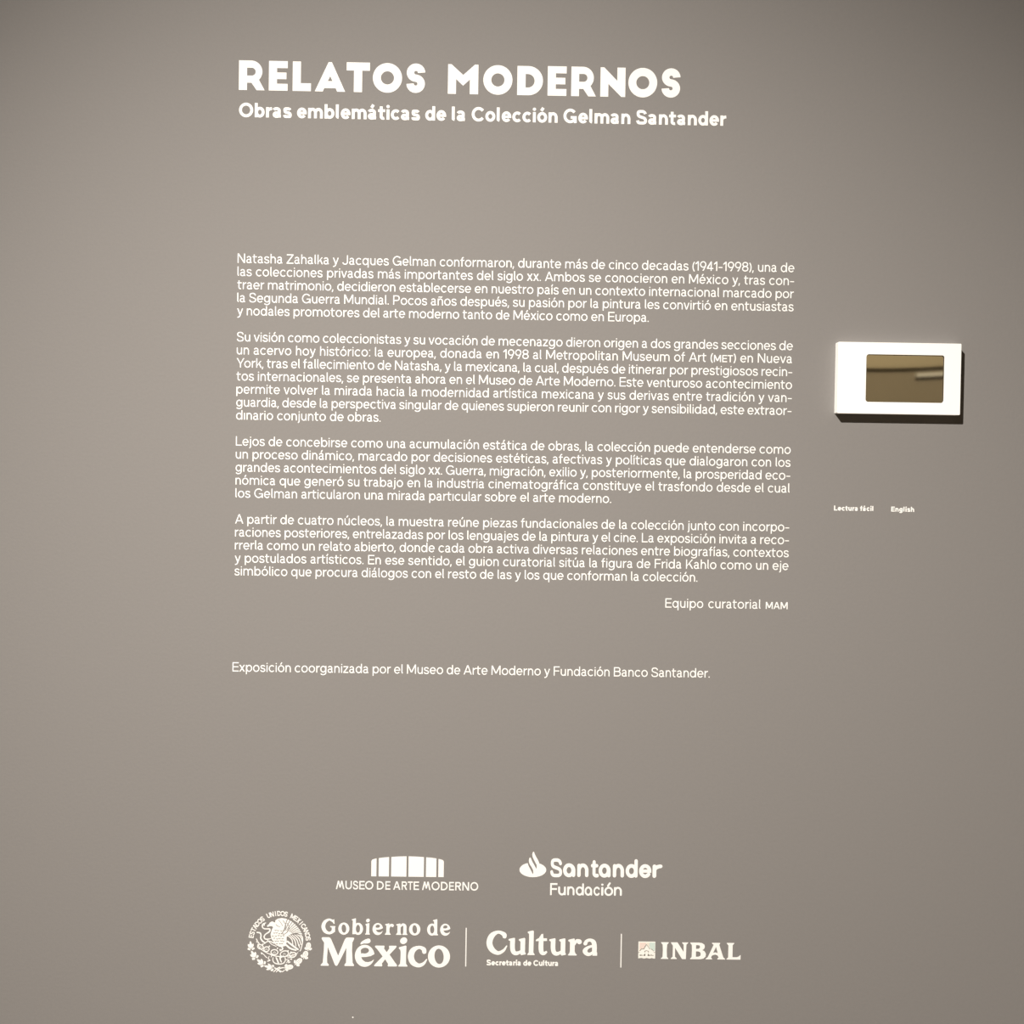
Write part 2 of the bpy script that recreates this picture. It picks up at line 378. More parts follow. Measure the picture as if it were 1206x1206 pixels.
    if ch == ')': W = 3.0; p.path(arcp(-2.6, 4.6, 5.6-h, 7.2, 50, -50, 9)); return ret(W, .2, .6)
    raise ValueError(ch)

_cache = {}
def glyph(ch, w, rnd=False, alt=False):
    k = (ch, round(w, 3), rnd, alt)
    if k not in _cache:
        p, W, l, r = sans(ch, w, rnd, alt); _cache[k] = (p.mesh(), W, l, r)
    return _cache[k]

SPACE = 3.35
def layout(text, w, rnd=False, alt=False, track=0.0):
    """returns ([(mesh, x, scale, char)], total width, number of spaces before each glyph)"""
    out, x, nsp, small = [], 0.0, 0, False
    first = True
    for ch in text:
        if ch == '{': small = True; continue
        if ch == '}': small = False; continue
        if ch == ' ': x += SPACE; nsp += 1; continue
        k = 0.76 if small else 1.0
        m, W, l, r = glyph(ch, w/k if small else w, rnd, alt)
        if first: l = 0; first = False
        x += l*k
        out.append((m, x, k, nsp, ch)); end = x+W*k
        x = end + r*k + track
    return out, end, nsp

def text_parts(text, x0, x1, z, size, w, justify=True, rnd=False, alt=False, track=0.0):
    """size: metres per unit; fills x0..x1 by word spaces (justify) or by even tracking"""
    lay, width, nsp = layout(text, w, rnd, alt, track)
    extra = (x1-x0)/size - width
    res = []
    n = len(lay)
    for i, (m, x, k, ns, ch) in enumerate(lay):
        if nsp and justify and abs(extra) < 3.0*nsp and w < 2: dx = extra*(0.55*ns/nsp + 0.45*i/max(1, n-1))
        else: dx = extra*i/max(1, n-1)
        res.append((m, size*k, size*k, x0+(x+dx)*size, z))
    return res, extra/max(1, n-1)

# ------------------------------------------------------------------ the room (all structure first)
RX0, RX1, RY, RH = -5.0, 5.2, -9.0, 5.3
structure('wall_front', box_data(RX0, RX1, 0.0, 0.15, 0.0, RH), M_WALL)
structure('floor', box_data(RX0, RX1, RY, 0.15, -0.1, 0.0), M_FLOOR)
structure('ceiling', box_data(RX0, RX1, RY, 0.15, RH, RH+0.1), M_CEIL)
structure('wall_left', box_data(RX0-0.1, RX0, RY, 0.15, 0.0, RH), M_FAR)
structure('wall_right', box_data(RX1, RX1+0.1, RY, 0.15, 0.0, RH), M_FAR)
structure('baseboard_front', box_data(RX0, RX1, -0.012, 0.0, 0.0, 0.09), M_WALL)

def far_curve():
    pts = []
    for i in range(240):
        x = RX0 + (RX1-RX0)*i/239
        if x < 3.45: y = -7.85 + 0.012*(3.45-x)**2
        else: y = -7.85 + 0.8*(x-3.50)**2 if x > 3.50 else -7.85
        pts.append((x, min(y, -6.0)))
    return pts
def curved_strip(name, z0, z1, depth, m, proud=0.0, xmin=-99):
    c = [q for q in far_curve() if q[0] > xmin]; v, f = [], []
    for x, y in c:
        v += [(x, y+proud, z0), (x, y+proud, z1), (x, y-depth, z1), (x, y-depth, z0)]
    for i in range(len(c)-1):
        a, b = 4*i, 4*i+4
        for k in range(4): f.append((a+k, a+(k+1) % 4, b+(k+1) % 4, b+k))
    f += [(0,3,2,1), tuple(4*(len(c)-1)+k for k in (0,1,2,3))]
    o = mesh_obj(name, v, f, m); o['kind'] = 'structure'
curved_strip('wall_back', 0.0, 2.765, 0.15, M_FAR)
curved_strip('shadow_gap_strip', 2.765, 2.80, 0.10, M_SHADE, 0.0)  # dark strip painting the shadow line under the soffit
curved_strip('trim_2', 2.80, RH, 0.15, M_SOF, 0.06)
curved_strip('trim_3', 2.712, 2.745, 0.05, M_BOX, 0.05, 3.87)
curved_strip('underside_shade_strip', 2.688, 2.712, 0.05, M_SHADE, 0.02, 3.87)  # dark strip standing in for the shade beneath the beam

# ------------------------------------------------------------------ heading (heavy capitals, unit = 2 mm)
def heavy(ch):
    p = Pen(9.4)
    if ch == 'R':
        p.poly(rect(0,0,9.6,34.7))
        p.poly([(5,34.7),(14.5,34.7)] + arcp(14.5,21.65,13.05,13.05,90,-90,18) + [(5,8.6)])
        p.cut([(9.6,26.2),(15.1,26.2)] + arcp(15.1,21.6,4.6,4.6,90,-90,12) + [(9.6,17.0)])
        p.poly([(14.8,8.7),(21,0),(30.4,0),(23.6,12.2),(16,14)]); return p, 30.4
    if ch == 'E': p.poly([(0,0),(22,0),(22,8.1),(9.5,8.1),(9.5,13.5),(20.6,13.5),(20.6,21.3),(9.5,21.3),(9.5,26.4),(22,26.4),(22,34.7),(0,34.7)]); return p, 22
    if ch == 'L': p.poly([(0,0),(21.6,0),(21.6,9.2),(9.6,9.2),(9.6,34.6),(0,34.6)]); return p, 21.6
    if ch == 'A': p.poly([(0,0),(9.4,0),(11.1,4),(24.6,4),(26.3,0),(35.7,0),(19.8,34.5),(15.9,34.5)]); p.cut([(15.1,12.3),(20.8,12.3),(18,18)]); return p, 35.7
    if ch == 'T': p.poly([(8.6,0),(18.3,0),(18.3,25.2),(27.3,25.2),(27.3,34.8),(0,34.8),(0,25.2),(8.6,25.2)]); return p, 27.3
    if ch == 'O': p.poly(ell(17.15,17.3,17.15,17.4,0,48)); p.cut(ell(17.15,17.3,7.75,7.75,0,36)); return p, 34.3
    if ch == 'S':
        p.path(arcp(10.9,24.05,6.45,6.45,0,270,26) + arcp(10.6,11.05,6.45,6.45,90,-180,26)[1:], 8.6); return p, 21.6
    if ch == 'M': p.poly([(0,0),(0,34.8),(4,34.8),(17.9,22.4),(31.6,34.8),(35.7,34.8),(35.7,0),(25.8,0),(25.8,17.2),(17.9,9.8),(9.6,17.5),(9.6,0)]); return p, 35.7
    if ch == 'D':
        p.poly([(0,0),(0,34.3),(13.1,34.3)] + arcp(13.1,17.15,17.1,17.15,90,-90,24)); p.cut([(9.8,24.9),(12.5,24.9)] + arcp(12.5,16.95,7.9,7.95,90,-90,16) + [(9.8,9.0)]); return p, 30.2
    if ch == 'N': p.poly([(0,0),(0,34.5),(4.3,34.5),(19.8,18.9),(19.8,34.5),(29.4,34.5),(29.4,0),(24.8,0),(9.4,15.1),(9.4,0)]); return p, 29.4
def place(items, maker, z, sy, root, base, m=None, name='letter'):
    cache = {}
    for ch, a, b in items:
        if ch not in cache: p, W = maker(ch); cache[ch] = (p.mesh(), W)
        g, W = cache[ch]
        solid([(g, (b-a)/W, sy, a, z)], name, m or M_WHITE, root, base)

b = (-0.6272, 2.528)
t = empty('heading_lettering', (b[0], 0, b[1]), 'large heavy white capital heading across the top of the grey wall', 'lettering')
place([('R',-0.6272,-0.5668),('E',-0.5571,-0.5132),('L',-0.5014,-0.4585),('A',-0.4494,-0.3783),('T',-0.3752,-0.3208),('O',-0.3137,-0.2453),('S',-0.2346,-0.1911),
       ('M',-0.1375,-0.0663),('O',-0.0546,0.0139),('D',0.0253,0.0856),('E',0.0968,0.1411),('R',0.1523,0.2107),('N',0.2209,0.2797),('O',0.2867,0.3546),('S',0.3654,0.4092)],
      heavy, 2.5278, 0.001985, t, b)

def letters(text, name_root, label, cat, x0, x1, z, size, w, rnd=False, alt=False, per_letter=True, part='letter', group=None):
    base = (x0, z)
    root = empty(name_root, (x0, 0, z), label, cat, group) if isinstance(name_root, str) else name_root
    if not isinstance(name_root, str): base = (root.location.x, root.location.z)
    parts, ex = text_parts(text, x0, x1, z, size, w, True, rnd, alt)
    if per_letter:
        for q in parts: solid([q], part, M_WHITE, root, base)
    else: solid(parts, part, M_WHITE, root, base)
    return root

letters('Obras emblemáticas de la Colección Gelman Santander', 'subheading_lettering', 'bold white subtitle line in lowercase just under the large heading', 'lettering',
        -0.6262, 0.5190, 2.4648, 0.00301, 2.25)

# ------------------------------------------------------------------ wall text
TX0, TX1, TZ, LEAD = -0.6261, 0.6868, 2.1241, 0.030664
PARAS = [
 ('first text paragraph of white vinyl letters, five lines, topmost of the four blocks', 0, 0.3442, [
  'Natasha Zahalka y Jacques Gelman conformaron, durante más de cinco decadas (1941-1998), una de',
  'las colecciones privadas más importantes del siglo {XX}. Ambos se conocieron en México y, tras con-',
  'traer matrimonio, decidieron establecerse en nuestro país en un contexto internacional marcado por',
  'la Segunda Guerra Mundial. Pocos años después, su pasión por la pintura les convirtió en entusiastas',
  'y nodales promotores del arte moderno tanto de México como en Europa.']),
 ('second text paragraph of white vinyl letters, seven lines, the longest of the four blocks', 6, -0.2858, [
  'Su visión como coleccionistas y su vocación de mecenazgo dieron origen a dos grandes secciones de',
  'un acervo hoy histórico: la europea, donada en 1998 al Metropolitan Museum of Art ({MET}) en Nueva',
  'York, tras el fallecimiento de Natasha, y la mexicana, la cual, después de itinerar por prestigiosos recin-',
  'tos internacionales, se presenta ahora en el Museo de Arte Moderno. Este venturoso acontecimiento',
  'permite volver la mirada hacia la modernidad artística mexicana y sus derivas entre tradición y van-',
  'guardia, desde la perspectiva singular de quienes supieron reunir con rigor y sensibilidad, este extraor-',
  'dınario conjunto de obras.']),
 ('third text paragraph of white vinyl letters, five lines, just below the seven-line block', 14, 0.2625, [
  'Lejos de concebirse como una acumulación estática de obras, la colección puede entenderse como',
  'un proceso dinámico, marcado por decisiones estéticas, afectivas y políticas que dialogaron con los',
  'grandes acontecimientos del siglo {XX}. Guerra, migración, exilio y, posteriormente, la prosperidad eco-',
  'nómica que generó su trabajo en la industria cinematográfica constituye el trasfondo desde el cual',
  'los Gelman articularon una mirada partıcular sobre el arte moderno.']),
 ('fourth text paragraph of white vinyl letters, five lines, lowest of the four blocks', 20, 0.4706, [
  'A partir de cuatro núcleos, la muestra reúne piezas fundacionales de la colección junto con incorpo-',
  'raciones posteriores, entrelazadas por los lenguajes de la pintura y el cine. La exposición invita a reco-',
  'rrerla como un relato abierto, donde cada obra activa diversas relaciones entre biografías, contextos',
  'y postulados artísticos. En ese sentido, el guion curatorial sitúa la figura de Frida Kahlo como un eje',
  'simbólico que procura diálogos con el resto de las y los que conforman la colección.']),
]
U, BW = 0.002003, 1.22
for label, n0, xend, lines in PARAS:
    zb = TZ - (n0+len(lines)-1)*LEAD
    t = empty('text_paragraph', (TX0, 0, zb), label, 'lettering', 'text paragraphs on the wall')
    for i, s in enumerate(lines):
        last = i == len(lines)-1
        parts, ex = text_parts(s, TX0, xend if last else TX1, TZ-(n0+i)*LEAD, U, BW)
        solid(parts, 'text_line', M_WHITE, t, (TX0, zb))
def one_line(name, label, s, x0, x1, z, size=U, w=BW, cat='lettering', **k):
    parts, ex = text_parts(s, x0, x1, z, size, w, True, **k)
    o = solid(parts, name, M_WHITE, None, (x0, z)); o.location = (x0, 0, z)
    o['label'] = label; o['category'] = cat; return o
one_line('signature_lettering', 'short white signature line at right below the last paragraph', 'Equipo curatorial {MAM}', 0.3953, 0.6867, 1.3257)
one_line('credit_lettering', 'single white credit sentence alone between the paragraphs and the logos', 'Exposición coorganizada por el Museo de Arte Moderno y Fundación Banco Santander.', -0.6290, 0.5041, 1.1600)
one_line('caption_lettering', 'small bold white caption of two words right of the paragraphs, left one of the pair', 'Lectura fácil', 0.7927, 0.8874, 1.5621, 0.00108, 2.5)
one_line('caption_lettering', 'small bold white one-word caption, right one of the pair under the wall box', 'English', 0.9290, 0.9839, 1.5616, 0.00108, 2.5)

# ------------------------------------------------------------------ serif letters (unit = 2 mm, x-height 24.6)
def serif(ch):
    p = Pen(6)
    def foot(x0, x1, s0, s1): p.poly([(x0+.6,0),(x0,.9),(x0+1.6,2.6),(s0,5.5),(s1,5.5),(x1-1.6,2.6),(x1,.9),(x1-.6,0)])
    def wedge(x0, s0, s1, top): p.poly([(x0,top-3.2),(x0+.3,top-1.6),(s1-.8,top+.3),(s1,top-.3),(s1,top-6),(s0,top-6),(s0,top-4.2)])
    if ch == 'M':
        p.poly([(.6,0),(0,.7),(.6,1.5),(2.6,3.6),(3.7,18),(3.9,27.5),(1.2,31.5),(1,33),(1.9,33.7),(9.5,33.7),(11,33),(12.3,31.3),(20.6,12.2),(28.2,31.2),(29.8,33.2),(31.5,33.7),(38.5,33.6),(39.4,32.8),(38.8,31),(37.2,28),(36.9,18),(37.8,3.8),(39.2,1.8),(39.5,.8),(39,0),(28.8,0),(28,.7),(28.4,1.7),(30,4),(30.2,21.5),(20.3,1.3),(19.4,.1),(18,.1),(16.8,1.4),(8.4,22.3),(7.6,10),(7.8,3.6),(9.6,1.5),(9.8,.5),(9.3,0)]); return p, 39.5
    if ch in 'eé':
        p.poly(ell(11.5,12.2,11.5,13.0,0,40)); p.cut(ell(11.6,18.3,4.9,3.5,8,20)); p.cut(rect(6.9,14.9,9,18.5) if False else [(6.9,15.0),(12,15.2),(16.3,17.3),(14,19.5),(7.5,19)])
        p.cut([(7.3,10.6),(13,10.9),(18.5,12.0),(21.5,13.6),(25,15.5),(25,8.9),(22.7,8.7),(21.5,7.4),(19,5.6),(15.8,4.7),(12.3,5.0),(9.2,7.2)])
        if ch == 'é': p.poly([(6.3,26.3),(7,28.2),(9.5,30.2),(12.3,31.8),(15.5,32.7),(17.5,32.2),(18.3,29.8),(17.2,27.7),(14.5,26.9),(10,26.8),(6.8,25.6)])
        return p, 23.0
    if ch == 'x':
        p.poly([(1.5,24.4),(11.8,24.4),(12.3,23.4),(11.6,21.2),(14.8,16.8),(18,21.2),(17.5,23.4),(18,24.4),(26,24.4),(26.6,23.5),(25,21.3),(18.3,14),(25,4.5),(27.2,1.8),(27.2,.6),(26.6,0),(16.8,0),(16.2,.8),(16.8,2.8),(13.2,8.4),(9.2,3.2),(9.9,.9),(9.2,0),(.6,0),(0,.9),(1.2,2.4),(10.2,11.7),(3.6,20.3),(1.2,22.6),(.9,23.6)]); return p, 27.2
    if ch == 'i':
        p.poly([(.4,0),(0,.9),(2.1,3.2),(2.6,9),(2.7,17),(2.2,19.8),(.4,21.6),(.8,22.7),(8.5,24.8),(9.5,24.3),(9.2,12),(9.3,3.2),(11,1),(10.6,0)]); p.poly(ell(6.1,30.6,4.4,3.8,28,20)); return p, 11.0
    if ch == 'c':
        p.brush([(19.4,17.8,5.2),(18.5,20.8,5.0),(13,22.9,3.6),(6.3,19.6,6.2),(3.6,12.4,7.2),(6.2,5.0,6.6),(12.8,1.5,4.6),(18.6,3.6,3.4),(22.3,8.6,1.3)], 6); return p, 23
    if ch == 'o': p.poly(ell(13,12.3,13,13.1,0,40)); p.cut(ell(13.1,12.4,5.4,9.2,6,32)); return p, 26
    if ch == 'G':
        p.brush([(25.2,28.4,4.5),(17,31.7,4.4),(8.2,26.6,7),(4.6,16.8,8.4),(8.4,6.8,7.6),(17,2.3,5.4),(24,5.0,6.4),(26.5,9,7.5)], 6)
        p.poly([(23.6,3),(30,5),(30,14.5),(31.2,17.4),(19.3,17.6),(19.6,15.6),(22.8,14.3)]); p.poly([(23.5,30.5),(28,32.6),(29,22.6),(27,22.6),(24.5,26.4)]); return p, 31.2
    if ch == 'b':
        p.poly(ell(14.3,12.2,10.5,13,0,36)); p.cut(ell(13.9,12.3,4.5,8.8,0,28)); p.poly([(1.9,.4),(2.6,30),(.2,31.2),(.5,32.6),(8.2,35),(9.3,34.2),(9.2,20),(8.9,.8)]); return p, 24.8
    if ch == 'd':
        p.poly(ell(10.6,12.2,10.6,13,0,36)); p.cut(ell(10.9,12.3,4.5,8.8,0,28)); p.poly([(15.2,0),(15.0,25),(14.8,30),(12.4,31.2),(12.7,32.6),(20.6,35),(21.8,34.2),(21.9,3.5),(24.2,.9),(23.8,0)]); return p, 24.4
    if ch == 'r':
        p.poly(rect(3.2,4,10,20)); foot(0,13,3.2,10); wedge(.4,3.2,9.6,24.4); p.brush([(9,15.5,3),(12.5,21.3,4),(16.2,20.2,6.6)],5); return p, 19.5
    if ch == 'n':
        p.poly(rect(3.2,4,9.9,20)); foot(0,12.2,3.2,9.9); wedge(.4,3.2,9.5,24.4); p.brush([(9,17.5,3),(14,22.4,4.6),(18.7,20,6.6),(19.3,13,6.9),(19.3,3,6.9)],5,False); foot(13.6,25,15.9,22.7); return p, 25
    # cultura set, x-height 20, capital 28.6
    if ch == 'C':
        p.brush([(21.3,21.8,4.8),(20.4,24.4,5),(13.6,26.9,3.6),(6.4,22.6,6.4),(3.5,14.3,7),(6.4,6.4,6.6),(13.5,2.0,4.4),(20,4.8,3.2),(23.9,10.4,1.4)],6); return p, 24.4
    if ch == 'u':
        p.brush([(4.9,18,5.6),(4.9,8,5.6),(6.6,3.0,5.2),(10.5,1.9,4.2),(15.5,4.6,2.6)],5,False); p.poly([(0,17.4),(.3,18.8),(6.9,20.3),(7.7,19.6),(7.7,14),(2.2,14),(2.1,16.4)])
        p.poly([(14.2,1),(14.2,16),(12.2,17.4),(12.5,18.8),(19,20.3),(19.8,19.6),(19.7,3.4),(20.6,2),(20.5,.8),(15.4,-.3)]); return p, 20.6
    if ch == 'l':
        p.poly([(.5,0),(0,.8),(1.7,3),(1.9,20),(1.8,25.2),(.1,26.6),(.4,27.8),(6.4,29.2),(7.4,28.5),(7.2,3),(8.8,.8),(8.4,0)]); return p, 8.8
    if ch == 't':
        p.brush([(6.7,22,4.4),(6.4,17,5.4),(6.3,8,5.6),(7.4,3.1,5.0),(10.4,2.2,3.8),(13.3,4.4,2)],5,False); p.poly([(0,17.3),(.3,18.2),(4.2,20.6),(6.6,25),(8.6,25.4),(9,20),(13.2,20),(13.4,17),(.4,16.6)]); return p, 13.9
    if ch == 'ʀ':
        p.poly(rect(2.2,3,7.8,17)); p.poly([(.5,0),(0,.8),(1.6,2.6),(2.2,5),(7.8,5),(8.6,2.6),(10.4,.8),(10,0)]); p.poly([(.1,17.2),(.4,18.6),(6.8,20.2),(7.7,19.6),(7.8,14),(2.2,14),(2.1,16)]); p.brush([(7.2,13,2.6),(10,17.4,3.6),(13.1,16.4,5.8)],5); return p, 16.0
    if ch == 'a':
        p.brush([(3.6,14.4,4.6),(5.4,17.5,3.6),(9.4,18.5,3.6),(13.2,16.2,5.2),(14.3,11,5.6),(14.3,3,5.4)],5); p.poly([(12,0),(17.7,0),(17.6,4),(13,5)])
        p.brush([(13,11.6,2.6),(7,9.8,3.2),(3.3,5.6,5.4),(5.8,2.0,4.4),(9.6,1.9,3.6),(13,4.6,2.4)],5); return p, 17.7
    # flared capitals, height 20
    if ch == 'I': p.poly([(0,0),(0,.5),(2,2.2),(2.3,10),(2,17),(0,19.5),(.2,20),(9,20),(9.1,19.4),(7.2,17.3),(6.9,10),(7.2,2.4),(8.9,.5),(8.8,0)]); return p, 9.1
    if ch == 'N': p.poly([(0,0),(0,.6),(2.2,2.5),(2.4,16),(.3,19),(0,20),(7.7,20),(15.2,8.6),(15,17.5),(13.2,19.4),(13.3,20),(20.3,20),(20.3,19.4),(18.3,17.5),(17.9,0),(13.4,0),(4.9,13.6),(5,2.6),(7.2,.6),(7.2,0)]); return p, 20.3
    if ch == 'B':
        p.poly([(0,0),(0,.6),(1.8,2.5),(2,10),(1.8,17),(0,19.3),(0,20),(10,20),(14,19.4),(16.6,17.6),(17.2,15.2),(16.4,12.6),(14.2,11),(17,9.6),(18.6,6.6),(18.2,3.2),(15.6,.8),(11.6,0)]); p.cut([(6.8,12.4),(9.4,12.4),(11,13.2),(11.6,14.8),(10.8,16.6),(9,17),(6.8,17)]); p.cut([(6.8,2.9),(9.6,2.9),(11.8,3.8),(12.5,6),(11.8,8.4),(9.8,9.4),(6.8,9.5)]); return p, 18.6
    if ch == 'A':
        p.poly([(0,0),(0,.5),(2.5,2.5),(9.2,17.5),(7.2,19.2),(7.2,19.9),(16.6,19.9),(16.8,19.2),(15.8,17.5),(20.8,2.5),(23,.6),(23,0),(13.8,0),(13.8,.7),(15.3,2.4),(14,4.8),(11,5.8),(7.7,4.8),(6.3,2.5),(7.6,.6),(7.6,0)]); p.cut([(12,15),(8.7,7.8),(11.4,8.4),(14.2,7.6)]); return p, 23
    if ch == 'L': p.poly([(0,0),(0,.5),(1.9,2.4),(2,17),(0,19.4),(0,20),(8.8,20),(8.8,19.4),(7,17.3),(7,2.8),(12,2.8),(14.6,3.8),(16,5.3),(16.6,5.2),(16.4,0)]); return p, 16.6

# government logo: seal + two lines of serif letters
b = (-0.5110, 0.5150)
t = empty('government_logo', (b[0], 0, b[1]), 'white government logo with round eagle seal and two lines of serif letters', 'logo')
place([('G',-0.4123,-0.3780),('o',-0.3715,-0.3452),('b',-0.3400,-0.3127),('i',-0.3076,-0.2961),('e',-0.2901,-0.2652),('r',-0.2607,-0.2393),('n',-0.2342,-0.2067),('o',-0.2031,-0.1762),('d',-0.1600,-0.1331),('e',-0.1290,-0.1045)],
      serif, 0.5350, 0.001105, t, b)
place([('M',-0.4129,-0.3330),('é',-0.3314,-0.2845),('x',-0.2855,-0.2309),('i',-0.2278,-0.2058),('c',-0.2051,-0.1588),('o',-0.1572,-0.1045)], serif, 0.4590, 0.00203, t, b)

PX = 0.002035/13.4      # seal artwork unit
def sp(x, y): return ((x-590)*PX, (600-y)*PX)
def art(pen_fn, name, parent, m=None, y0=0.0):
    p = Pen(1); pen_fn(p)
    def cv(poly): return [sp(*q) for q in poly]
    q = Pen(1); K = 1/PX/13.4
    q.adds = [[(x-590, 600-y) for x, y in a] for a in p.adds]; q.cuts = [[(x-590, 600-y) for x, y in a] for a in p.cuts]
    return solid([(q.mesh(), PX, PX, 0, 0)], name, m or M_WHITE, parent, (0, 0), y0)

def eagle(p):
    B = lambda pts, n=4: p.brush(pts, n)
    # wing and body masses
    p.poly([(520,262),(560,232),(620,222),(690,232),(770,268),(840,325),(900,395),(946,478),(900,470),(850,450),(800,460),(740,490),(700,520),(702,600),(690,660),(600,680),(540,650),(500,620),(460,540),(448,480),(470,400),(500,350),(520,310)])
    # head, beak and crest
    p.poly([(540,300),(500,290),(476,276),(452,284),(430,302),(410,345),(440,352),(470,350),(490,370),(470,420),(520,420)])
    # feather divisions
    CW = 2.0
    def cutb(pts, n=4):
        q = Pen(1); q.brush([(a, b_, c*CW) for a, b_, c in pts], n, False); p.cuts += q.adds
    for k in range(10):
        a = math.radians(80 - k*8.5); cx, cy = 640+6*k, 520-4*k
        cutb([(cx+100*math.cos(a), cy-100*math.sin(a), 4), (cx+200*math.cos(a-.03), cy-200*math.sin(a-.03), 5), (cx+330*math.cos(a-.08), cy-330*math.sin(a-.08), 6)], 3)
    cutb([(700,300,5),(735,350,5),(730,400,6),(700,450,6),(640,490,5)]); cutb([(640,260,5),(680,320,5),(684,370,5),(650,430,6),(610,480,5)])
    cutb([(570,250,4),(610,300,4),(640,350,4)]); cutb([(530,320,5),(560,350,5),(600,360,4)])
    rnd = random.Random(4)
    for j in range(6):
        for i in range(5):
            x = 486+i*42+(j % 2)*20+rnd.uniform(-6, 6); y = 418+j*42+rnd.uniform(-7, 7)
            if x > 660 or (x-580)**2/130**2+(y-520)**2/150**2 > 1: continue
            cutb([(x-15,y-6,4),(x,y+9,5),(x+15,y-6,4)], 3)
    # lower wing feathers
    for x0, y0, x1, y1, w_ in [(720,500,800,640,13),(752,492,850,660,13),(785,486,892,660,13),(820,480,925,640,13),(855,478,945,590,13)]:
        B([(x0,y0,w_*.8),((x0+x1)/2+22,(y0+y1)/2-14,w_*1.25),(x1,y1,w_)])
    B([(900,470,16),(948,520,15),(950,600,15),(935,680,14),(915,735,14),(870,770,13)])
    B([(715,590,26),(790,650,27),(880,715,24)]); B([(700,650,26),(760,700,26),(850,728,20)]); B([(900,640,12),(905,690,12)])
    # legs
    B([(620,660,24),(640,710,22),(600,740,14)]); B([(560,640,20),(500,620,16),(440,590,14),(390,600,14),(350,630,12)])
    B([(400,570,12),(430,600,12),(470,640,10),(540,670,10)])
    # snake
    B([(372,300,12),(330,322,22),(318,360,18),(345,392,16),(400,395,18),(436,400,22),(428,440,22),(370,480,18),(348,520,20),(368,556,18),(420,556,16),(455,548,10)])
    B([(345,345,12),(352,322,14)]); B([(405,350,26),(450,318,28),(478,300,26)])
    # raised claw
    B([(236,452,18),(285,462,20),(300,500,20),(296,545,22),(325,590,22),(370,620,16)])
    B([(228,556,14),(250,600,16),(275,635,14)])
def cactus(p):
    for x, y, rx, ry, t_ in [(292,680,46,34,20),(388,716,42,38,-15),(512,762,54,40,0),(668,786,66,44,-18),(800,800,54,36,-10)]:
        p.path(ell(x,y,rx,ry,t_,22), 15, closed=True)
        for k in range(3): p.poly(ell(x-14+14*k, y+(-6 if k % 2 else 6), 5.5, 9, 10*k, 8))
    B = p.brush
    B([(250,640,12),(285,700,12),(350,750,12),(430,790,12),(520,822,14),(620,830,14),(740,820,12),(850,790,12),(905,745,10)],4)
    B([(305,772,12),(345,800,10),(380,840,12),(400,850,10)],3); B([(310,785,20),(318,788,20)],1)
    B([(430,830,12),(418,870,12),(445,892,12),(408,905,16)],3); B([(440,790,12),(470,810,14),(460,840,10)],3)
    B([(492,850,14),(490,895,14),(520,935,15),(590,950,16),(655,935,15),(684,892,14),(680,845,14)],4)
    B([(540,850,20),(560,890,22),(575,930,22)],3); B([(600,840,20),(606,880,20),(622,915,18)],3); B([(596,862,12),(650,820,16)],2)
    B([(700,880,12),(740,890,12),(735,925,14),(765,912,10)],3); B([(705,925,12),(740,885,12)],2); B([(770,872,20),(782,868,20)],1); B([(720,850,12),(760,845,12),(820,840,14)],2)
    for x, y in [(236,600),(330,640),(432,670),(560,700),(600,720),(725,740),(770,760)]: p.poly(ell(x,y,12,12,0,10))
seal = art(lambda p: eagle(p), 'eagle_seal', t)
art(cactus, 'cactus_art', seal)
# ring lettering
ring = 'ESTADOS UNIDOS MEXICANOS'
for k, ch in enumerate(ring):
    if ch == ' ': continue
    a = math.radians(170 - (170-6)*(k+0.1)/(len(ring)-0.8))
    g, W, l, r = glyph(ch, 2.2)
    V, T, B_ = g; s = 78/11*PX; sxx = s*0.86
    R0 = 412*PX
    x = (V[:,0]-W/2)*sxx; y = V[:,1]*s
    rr = R0 + y; aa = a - x/(R0+40*PX)
    V2 = np.stack([rr*np.cos(aa), rr*np.sin(aa)], 1)
    solid([((V2, T, B_), 1, 1, 0, 0)], 'ring_letter', M_WHITE, seal, (0, 0))
# wreath
def leaf(cx, cy, ang, L, Wd, kind):
    def f(p):
        c, s = math.cos(ang), math.sin(ang)
        def tr(u, v): return (cx+u*c-v*s, cy-(u*s+v*c))
        if kind == 0:
            p.poly([tr(L*math.cos(2*math.pi*i/16)*.5, Wd*math.sin(2*math.pi*i/16)*.5) for i in range(16)])
            for v0 in (-.16, .16): p.cut([tr(-L*.3, Wd*v0-2.2), tr(L*.34, Wd*v0*.8-2.2), tr(L*.34, Wd*v0*.8+2.2), tr(-L*.3, Wd*v0+2.2)])
            for v in (-1, 1): p.poly([tr(-L*.55, v*Wd*.1), tr(-L*.2, v*Wd*.62), tr(-L*.45, v*Wd*.78), tr(-L*.66, v*Wd*.4)])
            p.poly([tr(-L*.75, -6), tr(-L*.4, -6), tr(-L*.4, 6), tr(-L*.75, 6)])
        else:
            for d, q in ((0, 1.0), (.55, .72), (-.55, .72)):
                cc, ss = math.cos(d), math.sin(d)
                pts = [(0, 0), (L*.3*q, Wd*.2), (L*.62*q, Wd*.18), (L*.85*q, 0), (L*.62*q, -Wd*.18), (L*.3*q, -Wd*.2)]
                p.poly([tr(-L*.4+u*cc-v*ss, u*ss+v*cc) for u, v in pts])
            for v in (-1, 1): p.poly([tr(-L*.45, v*4), tr(-L*.3, v*Wd*.5), tr(-L*.5, v*Wd*.6), tr(-L*.62, v*Wd*.2)])
    art(f, 'wreath_leaf', seal)
for x, y, a, L_, Wd, kd in [(140,650,96,140,96,1),(180,796,122,146,100,1),(288,916,142,146,98,1),(415,996,165,160,88,1),(752,996,10,118,76,0),(898,902,42,118,80,0),(998,790,68,110,84,0),(1044,656,85,108,80,0)]:
    leaf(x, y, math.radians(a), L_, Wd, kd)
